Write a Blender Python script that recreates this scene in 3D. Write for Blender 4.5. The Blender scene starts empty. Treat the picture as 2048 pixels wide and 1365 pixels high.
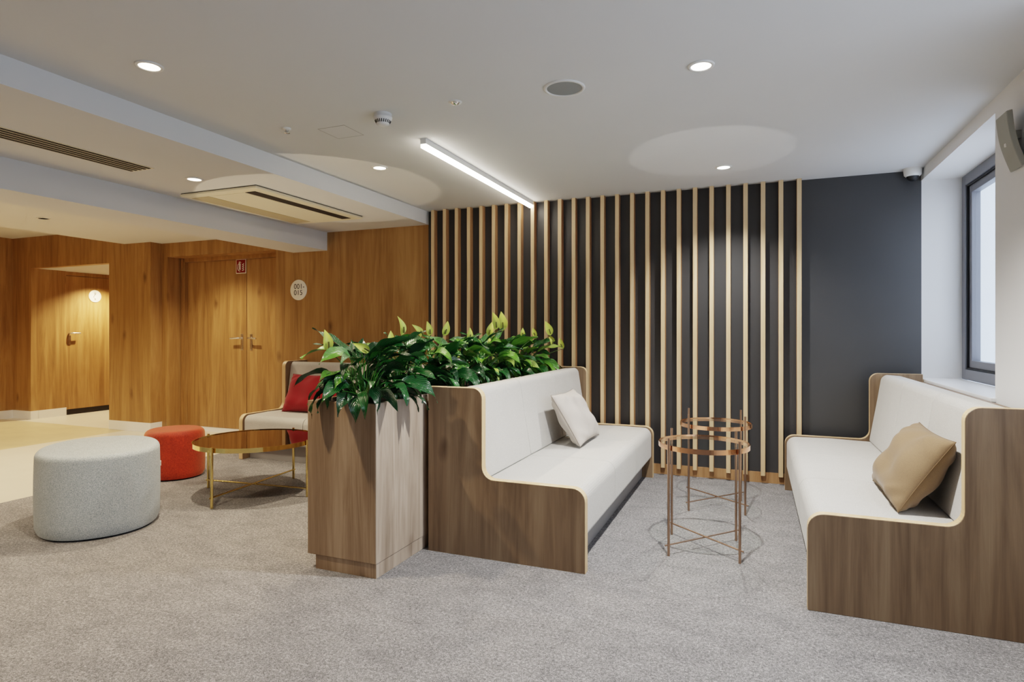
import bpy, math, random
from mathutils import Vector, Matrix, Euler

PI = math.pi
scene = bpy.context.scene
COL = scene.collection

# ------------------------------------------------------------------ materials
def new_mat(name):
    m = bpy.data.materials.new(name)
    m.use_nodes = True
    nt = m.node_tree
    b = nt.nodes["Principled BSDF"]
    return m, nt, b

def N(nt, t, **kw):
    n = nt.nodes.new(t)
    for k, v in kw.items():
        if k in n.inputs:
            n.inputs[k].default_value = v
        else:
            setattr(n, k, v)
    return n

def ramp(nt, stops):
    r = nt.nodes.new("ShaderNodeValToRGB")
    e = r.color_ramp.elements
    while len(e) < len(stops):
        e.new(0.5)
    for el, (p, c) in zip(e, stops):
        el.position = p
        el.color = (c[0], c[1], c[2], 1)
    return r

def srgb(r, g, b):
    def f(v):
        v /= 255.0
        return v / 12.92 if v <= 0.04045 else ((v + 0.055) / 1.055) ** 2.4
    return (f(r), f(g), f(b))

def plain(name, col, rough=0.6, metal=0.0, bump=0.0, bscale=200.0, vary=0.0):
    m, nt, b = new_mat(name)
    b.inputs["Base Color"].default_value = (*col, 1)
    b.inputs["Roughness"].default_value = rough
    b.inputs["Metallic"].default_value = metal
    tc = N(nt, "ShaderNodeTexCoord")
    if vary:
        n2 = N(nt, "ShaderNodeTexNoise", Scale=3.0, Detail=3.0)
        nt.links.new(tc.outputs["Object"], n2.inputs["Vector"])
        r = ramp(nt, [(0.3, [c * (1 - vary) for c in col]), (0.7, [min(1, c * (1 + vary)) for c in col])])
        nt.links.new(n2.outputs["Fac"], r.inputs["Fac"])
        nt.links.new(r.outputs["Color"], b.inputs["Base Color"])
    if bump:
        n = N(nt, "ShaderNodeTexNoise", Scale=bscale, Detail=3.0)
        nt.links.new(tc.outputs["Object"], n.inputs["Vector"])
        bp = N(nt, "ShaderNodeBump", Strength=bump, Distance=0.002)
        nt.links.new(n.outputs["Fac"], bp.inputs["Height"])
        nt.links.new(bp.outputs["Normal"], b.inputs["Normal"])
    return m

def wood(name, dark, mid, light, rough=0.45, s=1.0, board=0.0, knots=True, offs=(0, 0, 0)):
    m, nt, b = new_mat(name)
    L = nt.links.new
    tc = N(nt, "ShaderNodeTexCoord")
    mp = N(nt, "ShaderNodeMapping")
    mp.inputs["Location"].default_value = offs
    mp.inputs["Scale"].default_value = (11 * s, 11 * s, 0.7 * s)
    L(tc.outputs["Object"], mp.inputs["Vector"])
    n1 = N(nt, "ShaderNodeTexNoise", Scale=1.0, Detail=6.0, Roughness=0.62, Distortion=0.9)
    L(mp.outputs["Vector"], n1.inputs["Vector"])
    # flowing growth-ring lines
    mp3 = N(nt, "ShaderNodeMapping")
    mp3.inputs["Scale"].default_value = (3.2 * s, 3.2 * s, 0.45 * s)
    L(tc.outputs["Object"], mp3.inputs["Vector"])
    n3 = N(nt, "ShaderNodeTexNoise", Scale=1.0, Detail=2.0, Roughness=0.4, Distortion=0.3)
    L(mp3.outputs["Vector"], n3.inputs["Vector"])
    mul = N(nt, "ShaderNodeMath", operation="MULTIPLY")
    mul.inputs[1].default_value = 70.0
    L(n3.outputs["Fac"], mul.inputs[0])
    sn = N(nt, "ShaderNodeMath", operation="SINE")
    L(mul.outputs[0], sn.inputs[0])
    # fine pores
    mp2 = N(nt, "ShaderNodeMapping")
    mp2.inputs["Scale"].default_value = (130 * s, 130 * s, 3.5 * s)
    L(tc.outputs["Object"], mp2.inputs["Vector"])
    n2 = N(nt, "ShaderNodeTexNoise", Scale=1.0, Detail=3.0, Roughness=0.6)
    L(mp2.outputs["Vector"], n2.inputs["Vector"])
    a1 = N(nt, "ShaderNodeMath", operation="MULTIPLY_ADD")
    a1.inputs[1].default_value = 0.022
    L(sn.outputs[0], a1.inputs[0]); L(n1.outputs["Fac"], a1.inputs[2])
    a2 = N(nt, "ShaderNodeMath", operation="MULTIPLY_ADD")
    a2.inputs[1].default_value = 0.22
    L(n2.outputs["Fac"], a2.inputs[0]); L(a1.outputs[0], a2.inputs[2])
    fac = a2.outputs[0]
    if board:
        sx = N(nt, "ShaderNodeSeparateXYZ"); L(tc.outputs["Object"], sx.inputs[0])
        ad = N(nt, "ShaderNodeMath", operation="ADD"); L(sx.outputs["X"], ad.inputs[0]); L(sx.outputs["Y"], ad.inputs[1])
        dv = N(nt, "ShaderNodeMath", operation="DIVIDE"); L(ad.outputs[0], dv.inputs[0]); dv.inputs[1].default_value = board
        fl = N(nt, "ShaderNodeMath", operation="FLOOR"); L(dv.outputs[0], fl.inputs[0])
        wn = N(nt, "ShaderNodeTexWhiteNoise"); wn.noise_dimensions = "1D"; L(fl.outputs[0], wn.inputs["W"])
        a3 = N(nt, "ShaderNodeMath", operation="MULTIPLY_ADD"); a3.inputs[1].default_value = 0.09
        L(wn.outputs["Value"], a3.inputs[0]); L(fac, a3.inputs[2])
        fac = a3.outputs[0]
    lo = 0.38 + (0.045 if board else 0)
    r = ramp(nt, [(lo, dark), (lo + 0.22, mid), (lo + 0.44, light)])
    L(fac, r.inputs["Fac"])
    colout = r.outputs["Color"]
    if knots:
        mk = N(nt, "ShaderNodeMapping"); mk.inputs["Scale"].default_value = (3.1, 3.1, 1.5)
        mk.inputs["Location"].default_value = (offs[0] + 0.3, offs[1] + 0.1, offs[2])
        L(tc.outputs["Object"], mk.inputs["Vector"])
        nd = N(nt, "ShaderNodeTexNoise", Scale=6.0, Detail=2.0)
        L(mk.outputs["Vector"], nd.inputs["Vector"])
        mx0 = N(nt, "ShaderNodeMixRGB"); mx0.inputs["Fac"].default_value = 0.08
        L(mk.outputs["Vector"], mx0.inputs[1]); L(nd.outputs["Color"], mx0.inputs[2])
        v = N(nt, "ShaderNodeTexVoronoi", Scale=1.0); L(mx0.outputs[0], v.inputs["Vector"])
        kr = ramp(nt, [(0.02, (0.35, 0.30, 0.27)), (0.13, (1, 1, 1))])
        L(v.outputs["Distance"], kr.inputs["Fac"])
        mx = N(nt, "ShaderNodeMixRGB", blend_type="MULTIPLY"); mx.inputs["Fac"].default_value = 0.8
        L(colout, mx.inputs[1]); L(kr.outputs["Color"], mx.inputs[2])
        colout = mx.outputs[0]
    L(colout, b.inputs["Base Color"])
    b.inputs["Roughness"].default_value = rough
    bp = N(nt, "ShaderNodeBump", Strength=0.12, Distance=0.001)
    L(n2.outputs["Fac"], bp.inputs["Height"]); L(bp.outputs["Normal"], b.inputs["Normal"])
    return m

def cloth(name, dark, light, scale=260.0, rough=0.9, bump=0.5, blotch=0.0):
    m, nt, b = new_mat(name)
    L = nt.links.new
    tc = N(nt, "ShaderNodeTexCoord")
    n1 = N(nt, "ShaderNodeTexNoise", Scale=scale, Detail=3.0, Roughness=0.7)
    L(tc.outputs["Object"], n1.inputs["Vector"])
    r = ramp(nt, [(0.34, dark), (0.66, light)])
    L(n1.outputs["Fac"], r.inputs["Fac"])
    out = r.outputs["Color"]
    if blotch:
        n2 = N(nt, "ShaderNodeTexNoise", Scale=7.0, Detail=4.0, Roughness=0.65)
        L(tc.outputs["Object"], n2.inputs["Vector"])
        r2 = ramp(nt, [(0.3, (1 - blotch,) * 3), (0.7, (1, 1, 1))])
        L(n2.outputs["Fac"], r2.inputs["Fac"])
        mx = N(nt, "ShaderNodeMixRGB", blend_type="MULTIPLY"); mx.inputs["Fac"].default_value = 1
        L(out, mx.inputs[1]); L(r2.outputs["Color"], mx.inputs[2]); out = mx.outputs[0]
    L(out, b.inputs["Base Color"])
    b.inputs["Roughness"].default_value = rough
    b.inputs["Sheen Weight"].default_value = 0.15
    bp = N(nt, "ShaderNodeBump", Strength=bump, Distance=0.0015)
    L(n1.outputs["Fac"], bp.inputs["Height"]); L(bp.outputs["Normal"], b.inputs["Normal"])
    return m

def emit(name, col, strength):
    m = bpy.data.materials.new(name); m.use_nodes = True
    nt = m.node_tree; nt.nodes.clear()
    o = nt.nodes.new("ShaderNodeOutputMaterial"); e = nt.nodes.new("ShaderNodeEmission")
    e.inputs["Color"].default_value = (*col, 1); e.inputs["Strength"].default_value = strength
    nt.links.new(e.outputs[0], o.inputs[0])
    return m

def glass_mat(name, tint=(0.92, 0.95, 0.94), ior=1.5, boost=1.0):
    m = bpy.data.materials.new(name); m.use_nodes = True
    nt = m.node_tree; nt.nodes.clear()
    o = nt.nodes.new("ShaderNodeOutputMaterial")
    t = nt.nodes.new("ShaderNodeBsdfTransparent"); t.inputs["Color"].default_value = (*tint, 1)
    g = nt.nodes.new("ShaderNodeBsdfGlossy"); g.inputs["Roughness"].default_value = 0.01
    f = nt.nodes.new("ShaderNodeFresnel"); ge = nt.nodes.new("ShaderNodeNewGeometry")
    ma = nt.nodes.new("ShaderNodeMath"); ma.operation = "MULTIPLY_ADD"
    ma.inputs[1].default_value = 1.0 / ior - ior; ma.inputs[2].default_value = ior   # thin sheet: same reflectance from both sides
    nt.links.new(ge.outputs["Backfacing"], ma.inputs[0]); nt.links.new(ma.outputs[0], f.inputs["IOR"])
    mx = nt.nodes.new("ShaderNodeMixShader")
    nt.links.new(f.outputs[0], mx.inputs[0]); nt.links.new(t.outputs[0], mx.inputs[1]); nt.links.new(g.outputs[0], mx.inputs[2])
    nt.links.new(mx.outputs[0], o.inputs[0])
    return m

def carpet_mat():
    m, nt, b = new_mat("grey_carpet")
    L = nt.links.new
    tc = N(nt, "ShaderNodeTexCoord")
    n1 = N(nt, "ShaderNodeTexNoise", Scale=230.0, Detail=3.0, Roughness=0.7); L(tc.outputs["Object"], n1.inputs["Vector"])
    n4 = N(nt, "ShaderNodeTexNoise", Scale=85.0, Detail=4.0, Roughness=0.75, Distortion=0.6); L(tc.outputs["Object"], n4.inputs["Vector"])
    av = N(nt, "ShaderNodeMath", operation="ADD"); L(n1.outputs["Fac"], av.inputs[0]); L(n4.outputs["Fac"], av.inputs[1])
    hf = N(nt, "ShaderNodeMath", operation="MULTIPLY"); L(av.outputs[0], hf.inputs[0]); hf.inputs[1].default_value = 0.5
    mp = N(nt, "ShaderNodeMapping"); mp.inputs["Rotation"].default_value = (0, 0, 0.5); mp.inputs["Scale"].default_value = (3.0, 4.5, 1)
    L(tc.outputs["Object"], mp.inputs["Vector"])
    n2 = N(nt, "ShaderNodeTexNoise", Scale=1.6, Detail=7.0, Roughness=0.72, Distortion=0.3); L(mp.outputs["Vector"], n2.inputs["Vector"])
    r1 = ramp(nt, [(0.36, srgb(70, 69, 70)), (0.5, srgb(126, 124, 124)), (0.63, srgb(184, 181, 180))])
    L(hf.outputs[0], r1.inputs["Fac"])
    r2 = ramp(nt, [(0.36, (0.78, 0.78, 0.79)), (0.58, (1.0, 1.0, 1.0))])
    L(n2.outputs["Fac"], r2.inputs["Fac"])
    mx = N(nt, "ShaderNodeMixRGB", blend_type="MULTIPLY"); mx.inputs["Fac"].default_value = 1
    L(r1.outputs["Color"], mx.inputs[1]); L(r2.outputs["Color"], mx.inputs[2])
    L(mx.outputs[0], b.inputs["Base Color"])
    b.inputs["Roughness"].default_value = 0.95
    b.inputs["Specular IOR Level"].default_value = 0.15
    bp = N(nt, "ShaderNodeBump", Strength=0.3, Distance=0.003)
    L(n1.outputs["Fac"], bp.inputs["Height"]); L(bp.outputs["Normal"], b.inputs["Normal"])
    return m

def leaf_mat():
    m, nt, b = new_mat("lily_leaf")
    L = nt.links.new
    at = N(nt, "ShaderNodeAttribute"); at.attribute_name = "tone"
    uv = N(nt, "ShaderNodeUVMap"); uv.uv_map = "UVMap"
    sx = N(nt, "ShaderNodeSeparateXYZ"); L(uv.outputs[0], sx.inputs[0])
    # u: 0..1 across, v: 0..1 along.  |u-.5| for slanting side veins
    s1 = N(nt, "ShaderNodeMath", operation="SUBTRACT"); L(sx.outputs["X"], s1.inputs[0]); s1.inputs[1].default_value = 0.5
    ab = N(nt, "ShaderNodeMath", operation="ABSOLUTE"); L(s1.outputs[0], ab.inputs[0])
    m1 = N(nt, "ShaderNodeMath", operation="MULTIPLY_ADD"); L(ab.outputs[0], m1.inputs[0]); m1.inputs[1].default_value = -0.7; L(sx.outputs["Y"], m1.inputs[2])
    m2 = N(nt, "ShaderNodeMath", operation="MULTIPLY"); L(m1.outputs[0], m2.inputs[0]); m2.inputs[1].default_value = 75.0
    sn = N(nt, "ShaderNodeMath", operation="SINE"); L(m2.outputs[0], sn.inputs[0])
    r = ramp(nt, [(0.0, srgb(14, 50, 28)), (0.5, srgb(33, 92, 36)), (0.8, srgb(96, 150, 52)), (1.0, srgb(168, 196, 96))])
    L(at.outputs["Fac"], r.inputs["Fac"])
    mid = ramp(nt, [(0.0, (1.35, 1.35, 1.2)), (0.05, (1, 1, 1))]); L(ab.outputs[0], mid.inputs["Fac"])
    mx = N(nt, "ShaderNodeMixRGB", blend_type="MULTIPLY"); mx.inputs["Fac"].default_value = 1
    L(r.outputs["Color"], mx.inputs[1]); L(mid.outputs["Color"], mx.inputs[2])
    L(mx.outputs[0], b.inputs["Base Color"])
    b.inputs["Roughness"].default_value = 0.24
    b.inputs["Specular IOR Level"].default_value = 0.7
    bp = N(nt, "ShaderNodeBump", Strength=0.35, Distance=0.004)
    L(sn.outputs[0], bp.inputs["Height"]); L(bp.outputs["Normal"], b.inputs["Normal"])
    return m

M = {}
M["wall_oak"] = wood("oak_wall_panel", srgb(130, 96, 57), srgb(156, 119, 73), srgb(176, 139, 91), 0.42, 1.0, board=0.33)
M["door_oak"] = wood("oak_door", srgb(126, 92, 54), srgb(154, 117, 72), srgb(174, 137, 90), 0.42, 1.0, offs=(3, 1, 0.4))
M["sofa_oak"] = wood("walnut_toned_oak", srgb(102, 82, 62), srgb(127, 104, 81), srgb(148, 125, 99), 0.45, 1.1)
M["planter_oak"] = wood("planter_oak", srgb(112, 90, 69), srgb(146, 122, 98), srgb(174, 150, 125), 0.42, 1.1, offs=(0.7, 0.2, 0.9))
M["planter_lit_side"] = wood("lit_planter_oak", srgb(134, 118, 102), srgb(168, 152, 136), srgb(192, 178, 163), 0.36, 1.1, offs=(1.9, 0.4, 0.2))  # planter oak made paler: light on the room-facing side put into the colour
M["edge_oak"] = wood("pale_edge_band", srgb(190, 158, 116), srgb(214, 184, 142), srgb(228, 202, 164), 0.45, 1.0, knots=False)
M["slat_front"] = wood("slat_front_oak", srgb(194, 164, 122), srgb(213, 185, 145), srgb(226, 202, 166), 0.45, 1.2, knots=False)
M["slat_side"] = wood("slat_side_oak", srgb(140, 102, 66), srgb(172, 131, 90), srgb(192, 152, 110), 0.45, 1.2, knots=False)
M["white"] = plain("white_paint", srgb(226, 226, 226), 0.8, bump=0.05, bscale=300, vary=0.008)
M["ceil"] = plain("ceiling_paint", srgb(209, 210, 211), 0.85, bump=0.05, bscale=250, vary=0.008)
M["white_gloss"] = plain("white_laminate", srgb(232, 232, 232), 0.3, vary=0.01)
M["charcoal"] = plain("charcoal_wall", srgb(66, 66, 67), 0.4, bump=0.08, bscale=350, vary=0.03)
M["carpet"] = carpet_mat()
M["stone"] = plain("pale_stone_tile", srgb(214, 205, 188), 0.35, vary=0.03)
M["beige_floor"] = plain("beige_tile", srgb(200, 182, 144), 0.35, vary=0.08)
M["fabric"] = cloth("pale_wool", srgb(176, 173, 168), srgb(208, 205, 199), 320, blotch=0.04)
M["pouf_grey"] = cloth("grey_wool", srgb(128, 140, 147), srgb(198, 205, 208), 210, blotch=0.06)
M["pouf_red"] = cloth("orange_velvet", srgb(150, 30, 8), srgb(196, 56, 18), 90, rough=0.7, bump=0.25, blotch=0.3)
M["pouf_red"].node_tree.nodes["Principled BSDF"].inputs["Sheen Weight"].default_value = 0.6
M["pouf_red"].node_tree.nodes["Principled BSDF"].inputs["Sheen Tint"].default_value = (1, 0.55, 0.3, 1)
M["cush_grey"] = cloth("grey_beige_cotton", srgb(176, 168, 160), srgb(198, 190, 182), 500, bump=0.2)
M["cush_tan"] = cloth("tan_cotton", srgb(116, 94, 68), srgb(138, 114, 84), 500, bump=0.2)
M["cush_red"] = cloth("red_cotton", srgb(130, 10, 24), srgb(156, 18, 32), 400, bump=0.2)
M["seam_dark"] = plain("seam_thread", srgb(70, 60, 52), 0.9, vary=0.02)
M["seam_tan"] = plain("tan_seam_thread", srgb(112, 90, 62), 0.9, vary=0.02)
M["seam_grey"] = plain("grey_seam_thread", srgb(128, 120, 112), 0.9, vary=0.02)
M["seam_red"] = plain("red_seam_thread", srgb(110, 8, 18), 0.9, vary=0.02)
M["plinth"] = plain("grey_plinth", srgb(150, 148, 147), 0.6, vary=0.02)
M["copper"] = plain("polished_copper", (0.72, 0.40, 0.24), 0.14, 1.0)
M["copper_dark"] = plain("copper_tube", (0.42, 0.28, 0.20), 0.28, 1.0)
M["brass"] = plain("polished_brass", (0.78, 0.60, 0.25), 0.12, 1.0)
M["mirror"] = plain("bronze_mirror", (0.18, 0.105, 0.042), 0.02, 1.0)
M["glass"] = glass_mat("clear_glass", (0.90, 0.95, 0.92), 1.45)
M["pane"] = glass_mat("window_glass", (0.96, 0.97, 0.98))
M["frame_grey"] = plain("grey_window_frame", srgb(124, 126, 134), 0.45, vary=0.02)
M["black"] = plain("black_rubber", srgb(18, 18, 20), 0.5, vary=0.02)
M["dark_slot"] = plain("dark_slot", srgb(26, 23, 20), 0.7, vary=0.02)
M["steel"] = plain("brushed_steel", (0.72, 0.70, 0.67), 0.25, 1.0)
M["chrome"] = plain("chrome", (0.8, 0.8, 0.8), 0.1, 1.0)
M["plastic"] = plain("white_plastic", srgb(222, 222, 220), 0.4, vary=0.01)
M["cream_plastic"] = plain("cream_plastic", srgb(222, 214, 190), 0.4, vary=0.01)
M["cream_dark"] = plain("taupe_plastic", srgb(172, 158, 124), 0.5, vary=0.01)
M["speaker_grille"] = plain("grey_perforated_grille", srgb(140, 143, 143), 0.6, bump=0.5, bscale=900, vary=0.01)
M["speaker_grey"] = plain("grey_speaker_cloth", srgb(158, 158, 150), 0.65, bump=0.3, bscale=900, vary=0.02)
M["sign_white"] = plain("white_enamel", srgb(240, 236, 226), 0.35, vary=0.01)
M["ink"] = plain("black_ink", srgb(24, 22, 20), 0.6, vary=0.02)
M["sign_red"] = plain("red_sign_plate", srgb(128, 16, 14), 0.4, vary=0.02)
M["leaf"] = leaf_mat()
M["spathe"] = plain("pale_green_spathe", srgb(196, 210, 96), 0.5, vary=0.15)
M["spadix"] = plain("dark_spadix", srgb(92, 92, 34), 0.7, vary=0.1)
M["stem"] = plain("green_stem", srgb(72, 104, 40), 0.5, vary=0.1)
M["soil"] = plain("dark_soil", srgb(40, 30, 22), 0.95, bump=0.8, bscale=60, vary=0.3)
M["lamp_warm"] = emit("warm_lamp", (1.0, 0.86, 0.66), 14)
M["lamp_cool"] = emit("neutral_lamp", (1.0, 0.95, 0.86), 14)
M["led"] = emit("led_diffuser", (1.0, 0.90, 0.76), 22)

# ------------------------------------------------------------------ mesh helpers
class MB:
    def __init__(s):
        s.v, s.f, s.mi, s.sm = [], [], [], []
    def add(s, vs, fs, mi=0, smooth=False):
        o = len(s.v)
        s.v += [tuple(v) for v in vs]
        for k, f in enumerate(fs):
            s.f.append(tuple(i + o for i in f))
            s.mi.append(mi[k] if isinstance(mi, list) else mi)
            s.sm.append(smooth)
        return s
    def box(s, x0, x1, y0, y1, z0, z1, mi=0):
        vs = [(x0, y0, z0), (x1, y0, z0), (x1, y1, z0), (x0, y1, z0), (x0, y0, z1), (x1, y0, z1), (x1, y1, z1), (x0, y1, z1)]
        fs = [(0, 3, 2, 1), (4, 5, 6, 7), (0, 1, 5, 4), (1, 2, 6, 5), (2, 3, 7, 6), (3, 0, 4, 7)]
        return s.add(vs, fs, mi)
    def prism(s, prof, a0, a1, axis="y", mi=0, mi_side=None, smooth=False):
        """prof: closed polygon in the two remaining axes, extruded along axis. cap faces use mi, side faces mi_side"""
        n = len(prof)
        def P(p, a):
            if axis == "y": return (p[0], a, p[1])
            if axis == "x": return (a, p[0], p[1])
            return (p[0], p[1], a)
        vs = [P(p, a0) for p in prof] + [P(p, a1) for p in prof]
        ms = mi if mi_side is None else mi_side
        fs = [tuple(range(n)), tuple(range(2 * n - 1, n - 1, -1))] + [(i, n + i, n + (i + 1) % n, (i + 1) % n) for i in range(n)]
        s.add(vs, fs[:2], mi)
        s.add(vs, fs[2:], ms, smooth)
        return s
    def tube(s, pts, r, n=10, mi=0, cap=True, r1=None):
        pts = [Vector(p) for p in pts]
        rings = []
        k = len(pts)
        up = None
        for i, p in enumerate(pts):
            d = (pts[min(i + 1, k - 1)] - pts[max(i - 1, 0)]).normalized()
            if up is None:
                up = Vector((0, 0, 1)) if abs(d.z) < 0.9 else Vector((1, 0, 0))
            a = d.cross(up).normalized(); b = a.cross(d).normalized(); up = b
            rr = r if r1 is None else r + (r1 - r) * i / max(1, k - 1)
            rings.append([p + a * math.cos(2 * PI * j / n) * rr + b * math.sin(2 * PI * j / n) * rr for j in range(n)])
        vs = [q for g in rings for q in g]
        fs = []
        for i in range(k - 1):
            for j in range(n):
                fs.append((i * n + j, i * n + (j + 1) % n, (i + 1) * n + (j + 1) % n, (i + 1) * n + j))
        s.add(vs, fs, mi, True)
        if cap:
            s.add(rings[0], [tuple(range(n))], mi); s.add(rings[-1], [tuple(range(n - 1, -1, -1))], mi)
        return s
    def lathe(s, prof, c=(0, 0, 0), n=40, mi=0, smooth=True, sx=1.0, sy=1.0, cap=True):
        """prof: list of (r, z); revolve around z"""
        vs, fs = [], []
        m = len(prof)
        for r, z in prof:
            for j in range(n):
                a = 2 * PI * j / n
                vs.append((c[0] + r * math.cos(a) * sx, c[1] + r * math.sin(a) * sy, c[2] + z))
        for i in range(m - 1):
            for j in range(n):
                fs.append((i * n + j, i * n + (j + 1) % n, (i + 1) * n + (j + 1) % n, (i + 1) * n + j))
        s.add(vs, fs, mi, smooth)
        if cap and prof[0][0] > 1e-5: s.add(vs[:n], [tuple(range(n - 1, -1, -1))], mi)
        if cap and prof[-1][0] > 1e-5: s.add(vs[-n:], [tuple(range(n))], mi)
        return s
    def build(s, name, mats, parent=None, loc=None, bevel=0.0, seg=2):
        me = bpy.data.meshes.new(name)
        me.from_pydata(s.v, [], s.f)
        for i, p in enumerate(me.polygons):
            p.material_index = s.mi[i]; p.use_smooth = s.sm[i]
        for m in (mats if isinstance(mats, (list, tuple)) else [mats]):
            me.materials.append(M[m] if isinstance(m, str) else m)
        me.update()
        o = bpy.data.objects.new(name, me)
        COL.objects.link(o)
        if parent: o.parent = parent
        if loc: o.location = loc
        if bevel:
            w = o.modifiers.new("weld", "WELD"); w.merge_threshold = 0.00005
            b = o.modifiers.new("bevel", "BEVEL"); b.width = bevel; b.segments = seg; b.limit_method = "ANGLE"; b.angle_limit = 0.6
        return o

def thing(name, label, cat, loc=(0, 0, 0), rz=0.0, group=None, kind=None):
    o = bpy.data.objects.new(name, None)
    COL.objects.link(o)
    o.empty_display_size = 0.1
    o.location = loc; o.rotation_euler = (0, 0, rz)
    return tag(o, label, cat, group, kind)

def tag(o, label, cat, group=None, kind=None):
    o["label"] = label; o["category"] = cat
    if group: o["group"] = group
    if kind: o["kind"] = kind
    return o

def struct(name, mb, mats, label, cat, **kw):
    return tag(mb.build(name, mats, **kw), label, cat, kind="structure")

def arc(cx, cz, r, a0, a1, n=7):
    return [(cx + r * math.cos(math.radians(a0 + (a1 - a0) * i / n)), cz + r * math.sin(math.radians(a0 + (a1 - a0) * i / n))) for i in range(n + 1)]

def text_mesh(name, body, size, mat, parent, loc, rot, spacing=1.0, line=1.0, align="CENTER", extrude=0.0006):
    cu = bpy.data.curves.new(name, "FONT")
    cu.body = body; cu.size = size; cu.align_x = align; cu.align_y = "CENTER"
    cu.space_character = spacing; cu.space_line = line; cu.extrude = extrude
    tmp = bpy.data.objects.new(name + "_tmp", cu)
    COL.objects.link(tmp)
    dg = bpy.context.evaluated_depsgraph_get()
    me = bpy.data.meshes.new_from_object(tmp.evaluated_get(dg))
    bpy.data.objects.remove(tmp)
    me.materials.clear(); me.materials.append(M[mat])
    o = bpy.data.objects.new(name, me); COL.objects.link(o)
    o.parent = parent; o.location = loc; o.rotation_euler = rot
    return o

# ------------------------------------------------------------------ dimensions (metres; X along the back wall, Y into the room)
YB = 5.53          # back wall plane
XR = 1.195         # window wall plane
ZC = 2.53          # main ceiling
YN = -2.6          # plane of the added rear wall behind the camera
XL = -10.2

# ------------------------------------------------------------------ setting
struct("floor", MB().box(-5.2, XR + 0.3, YN, YB + 0.02, -0.06, 0.0), "carpet", "mottled grey carpet covering the lounge floor", "floor")
mb = MB()
mb.box(-7.55, -5.2, YN, YB + 0.3, -0.06, -0.001)
mb.box(XL - 0.2, -7.55, 5.40, 7.6, -0.06, -0.001)
struct("floor", mb, "stone", "pale stone border along the edge of the carpet", "floor")
struct("floor", MB().box(XL - 0.2, -7.55, YN, 5.40, -0.06, -0.002), "beige_floor", "beige hall floor beyond the pale stone border", "floor")

struct("ceiling", MB().box(-3.165, XR + 0.35, YN, YB + 0.2, ZC, ZC + 0.2), "ceil", "smooth white main ceiling above the lounge", "ceiling")
struct("ceiling", MB().box(-4.47, -3.165, YN, YB + 0.2, 2.395, ZC + 0.2), "ceil", "lowered white ceiling section with air conditioner and vent", "ceiling")
struct("trim_1", MB().box(-4.95, -4.47, YN, YB - 0.001, 2.19, ZC + 0.2), "ceil", "deep white boxed beam under the ceiling beside the hall", "beam")
struct("ceiling", MB().box(-7.57, -4.95, YN, YB - 0.001, 2.412, ZC + 0.2), "ceil", "cream ceiling over the hall in front of the double door", "ceiling")
struct("ceiling", MB().box(XL - 0.2, -7.57, YN, YB - 0.001, 2.655, ZC + 0.3), "ceil", "higher ceiling at the far left of the hall", "ceiling")

# dark back wall + oak back wall
struct("wall_back", MB().box(-3.168, XR + 0.003, YB, YB + 0.15, 0, ZC + 0.05), "charcoal", "matt charcoal wall behind the oak slats", "wall")
struct("wall_back", MB().box(-5.21, -3.168, YB, YB + 0.30, 0, 2.45), "wall_oak", "oak panelled wall between the double door and the slats", "wall")
mb = MB()
mb.box(-6.99, -5.21, YB, YB + 0.36, 2.235, 2.45)
mb.box(-7.09, -6.99, YB, YB + 0.30, 0.0, 2.45)
struct("wall_back", mb, "wall_oak", "oak panelling framing the recessed double door", "wall")
mb = MB()
mb.box(-7.86, -7.09, 5.37, YB + 0.3, 0.12, 2.66)
struct("wall_hall", mb, "wall_oak", "oak clad pier between the doorway and the double door", "pillar")
mb = MB()
mb.box(XL, -9.77, YB, YB + 0.1, 0.12, 2.66)
mb.box(-9.77, -7.86, YB, YB + 0.1, 2.205, 2.66)
struct("wall_hall", mb, "wall_oak", "oak panelling around the open doorway", "wall")
struct("wall_left", MB().box(XL - 0.15, XL, YN, YB + 0.1, 0.12, 2.66), "wall_oak", "dark oak panelled wall at the far left", "wall")
# passage behind the doorway
mb = MB()
mb.box(-9.87, -9.77, YB + 0.1, 6.013, 0.12, 2.205)
mb.box(-9.87, -9.77, 6.96, 7.6, 0.12, 2.205)
struct("wall_passage", mb, "wall_oak", "oak wall inside the passage beside the washroom door", "wall")
struct("wall_passage", MB().box(-9.87, -7.6, 7.5, 7.6, 0, 2.205), "wall_oak", "oak end wall of the passage", "wall")
struct("wall_passage", MB().box(-7.86, -7.76, YB + 0.3, 7.5, 0, 2.205), "wall_oak", "oak inner wall of the passage", "wall")
struct("ceiling", MB().box(-9.87, -7.76, YB + 0.1, 7.6, 2.205, 2.3), "ceil", "low cream ceiling of the passage", "ceiling")
# baseboards
mb = MB(); mb.box(-7.862, -7.088, 5.366, YB, 0, 0.12)
struct("baseboard_hall", mb, "white_gloss", "white baseboard under the oak pier", "baseboard")
mb = MB(); mb.box(XL, -9.768, YB - 0.004, YB + 0.1, 0, 0.12); mb.box(-9.87, -9.762, YB + 0.1, 6.013, 0, 0.12)
struct("baseboard_hall", mb, "white_gloss", "white baseboard turning into the passage", "baseboard")
mb = MB(); mb.box(XL - 0.15, XL + 0.005, YN, YB - 0.004, 0, 0.12)
struct("baseboard_left", mb, "white_gloss", "white baseboard along the far left wall", "baseboard")
mb = MB(); mb.box(-3.165, XR - 0.002, YB - 0.014, YB, 0, 0.088)
struct("baseboard_back", mb, "slat_side", "low oak baseboard under the charcoal wall", "baseboard")
struct("trim_2", MB().box(-6.99, -5.21, 5.72, 5.88, -0.001, 0.045), "white_gloss", "pale threshold under the double door", "threshold")

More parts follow.
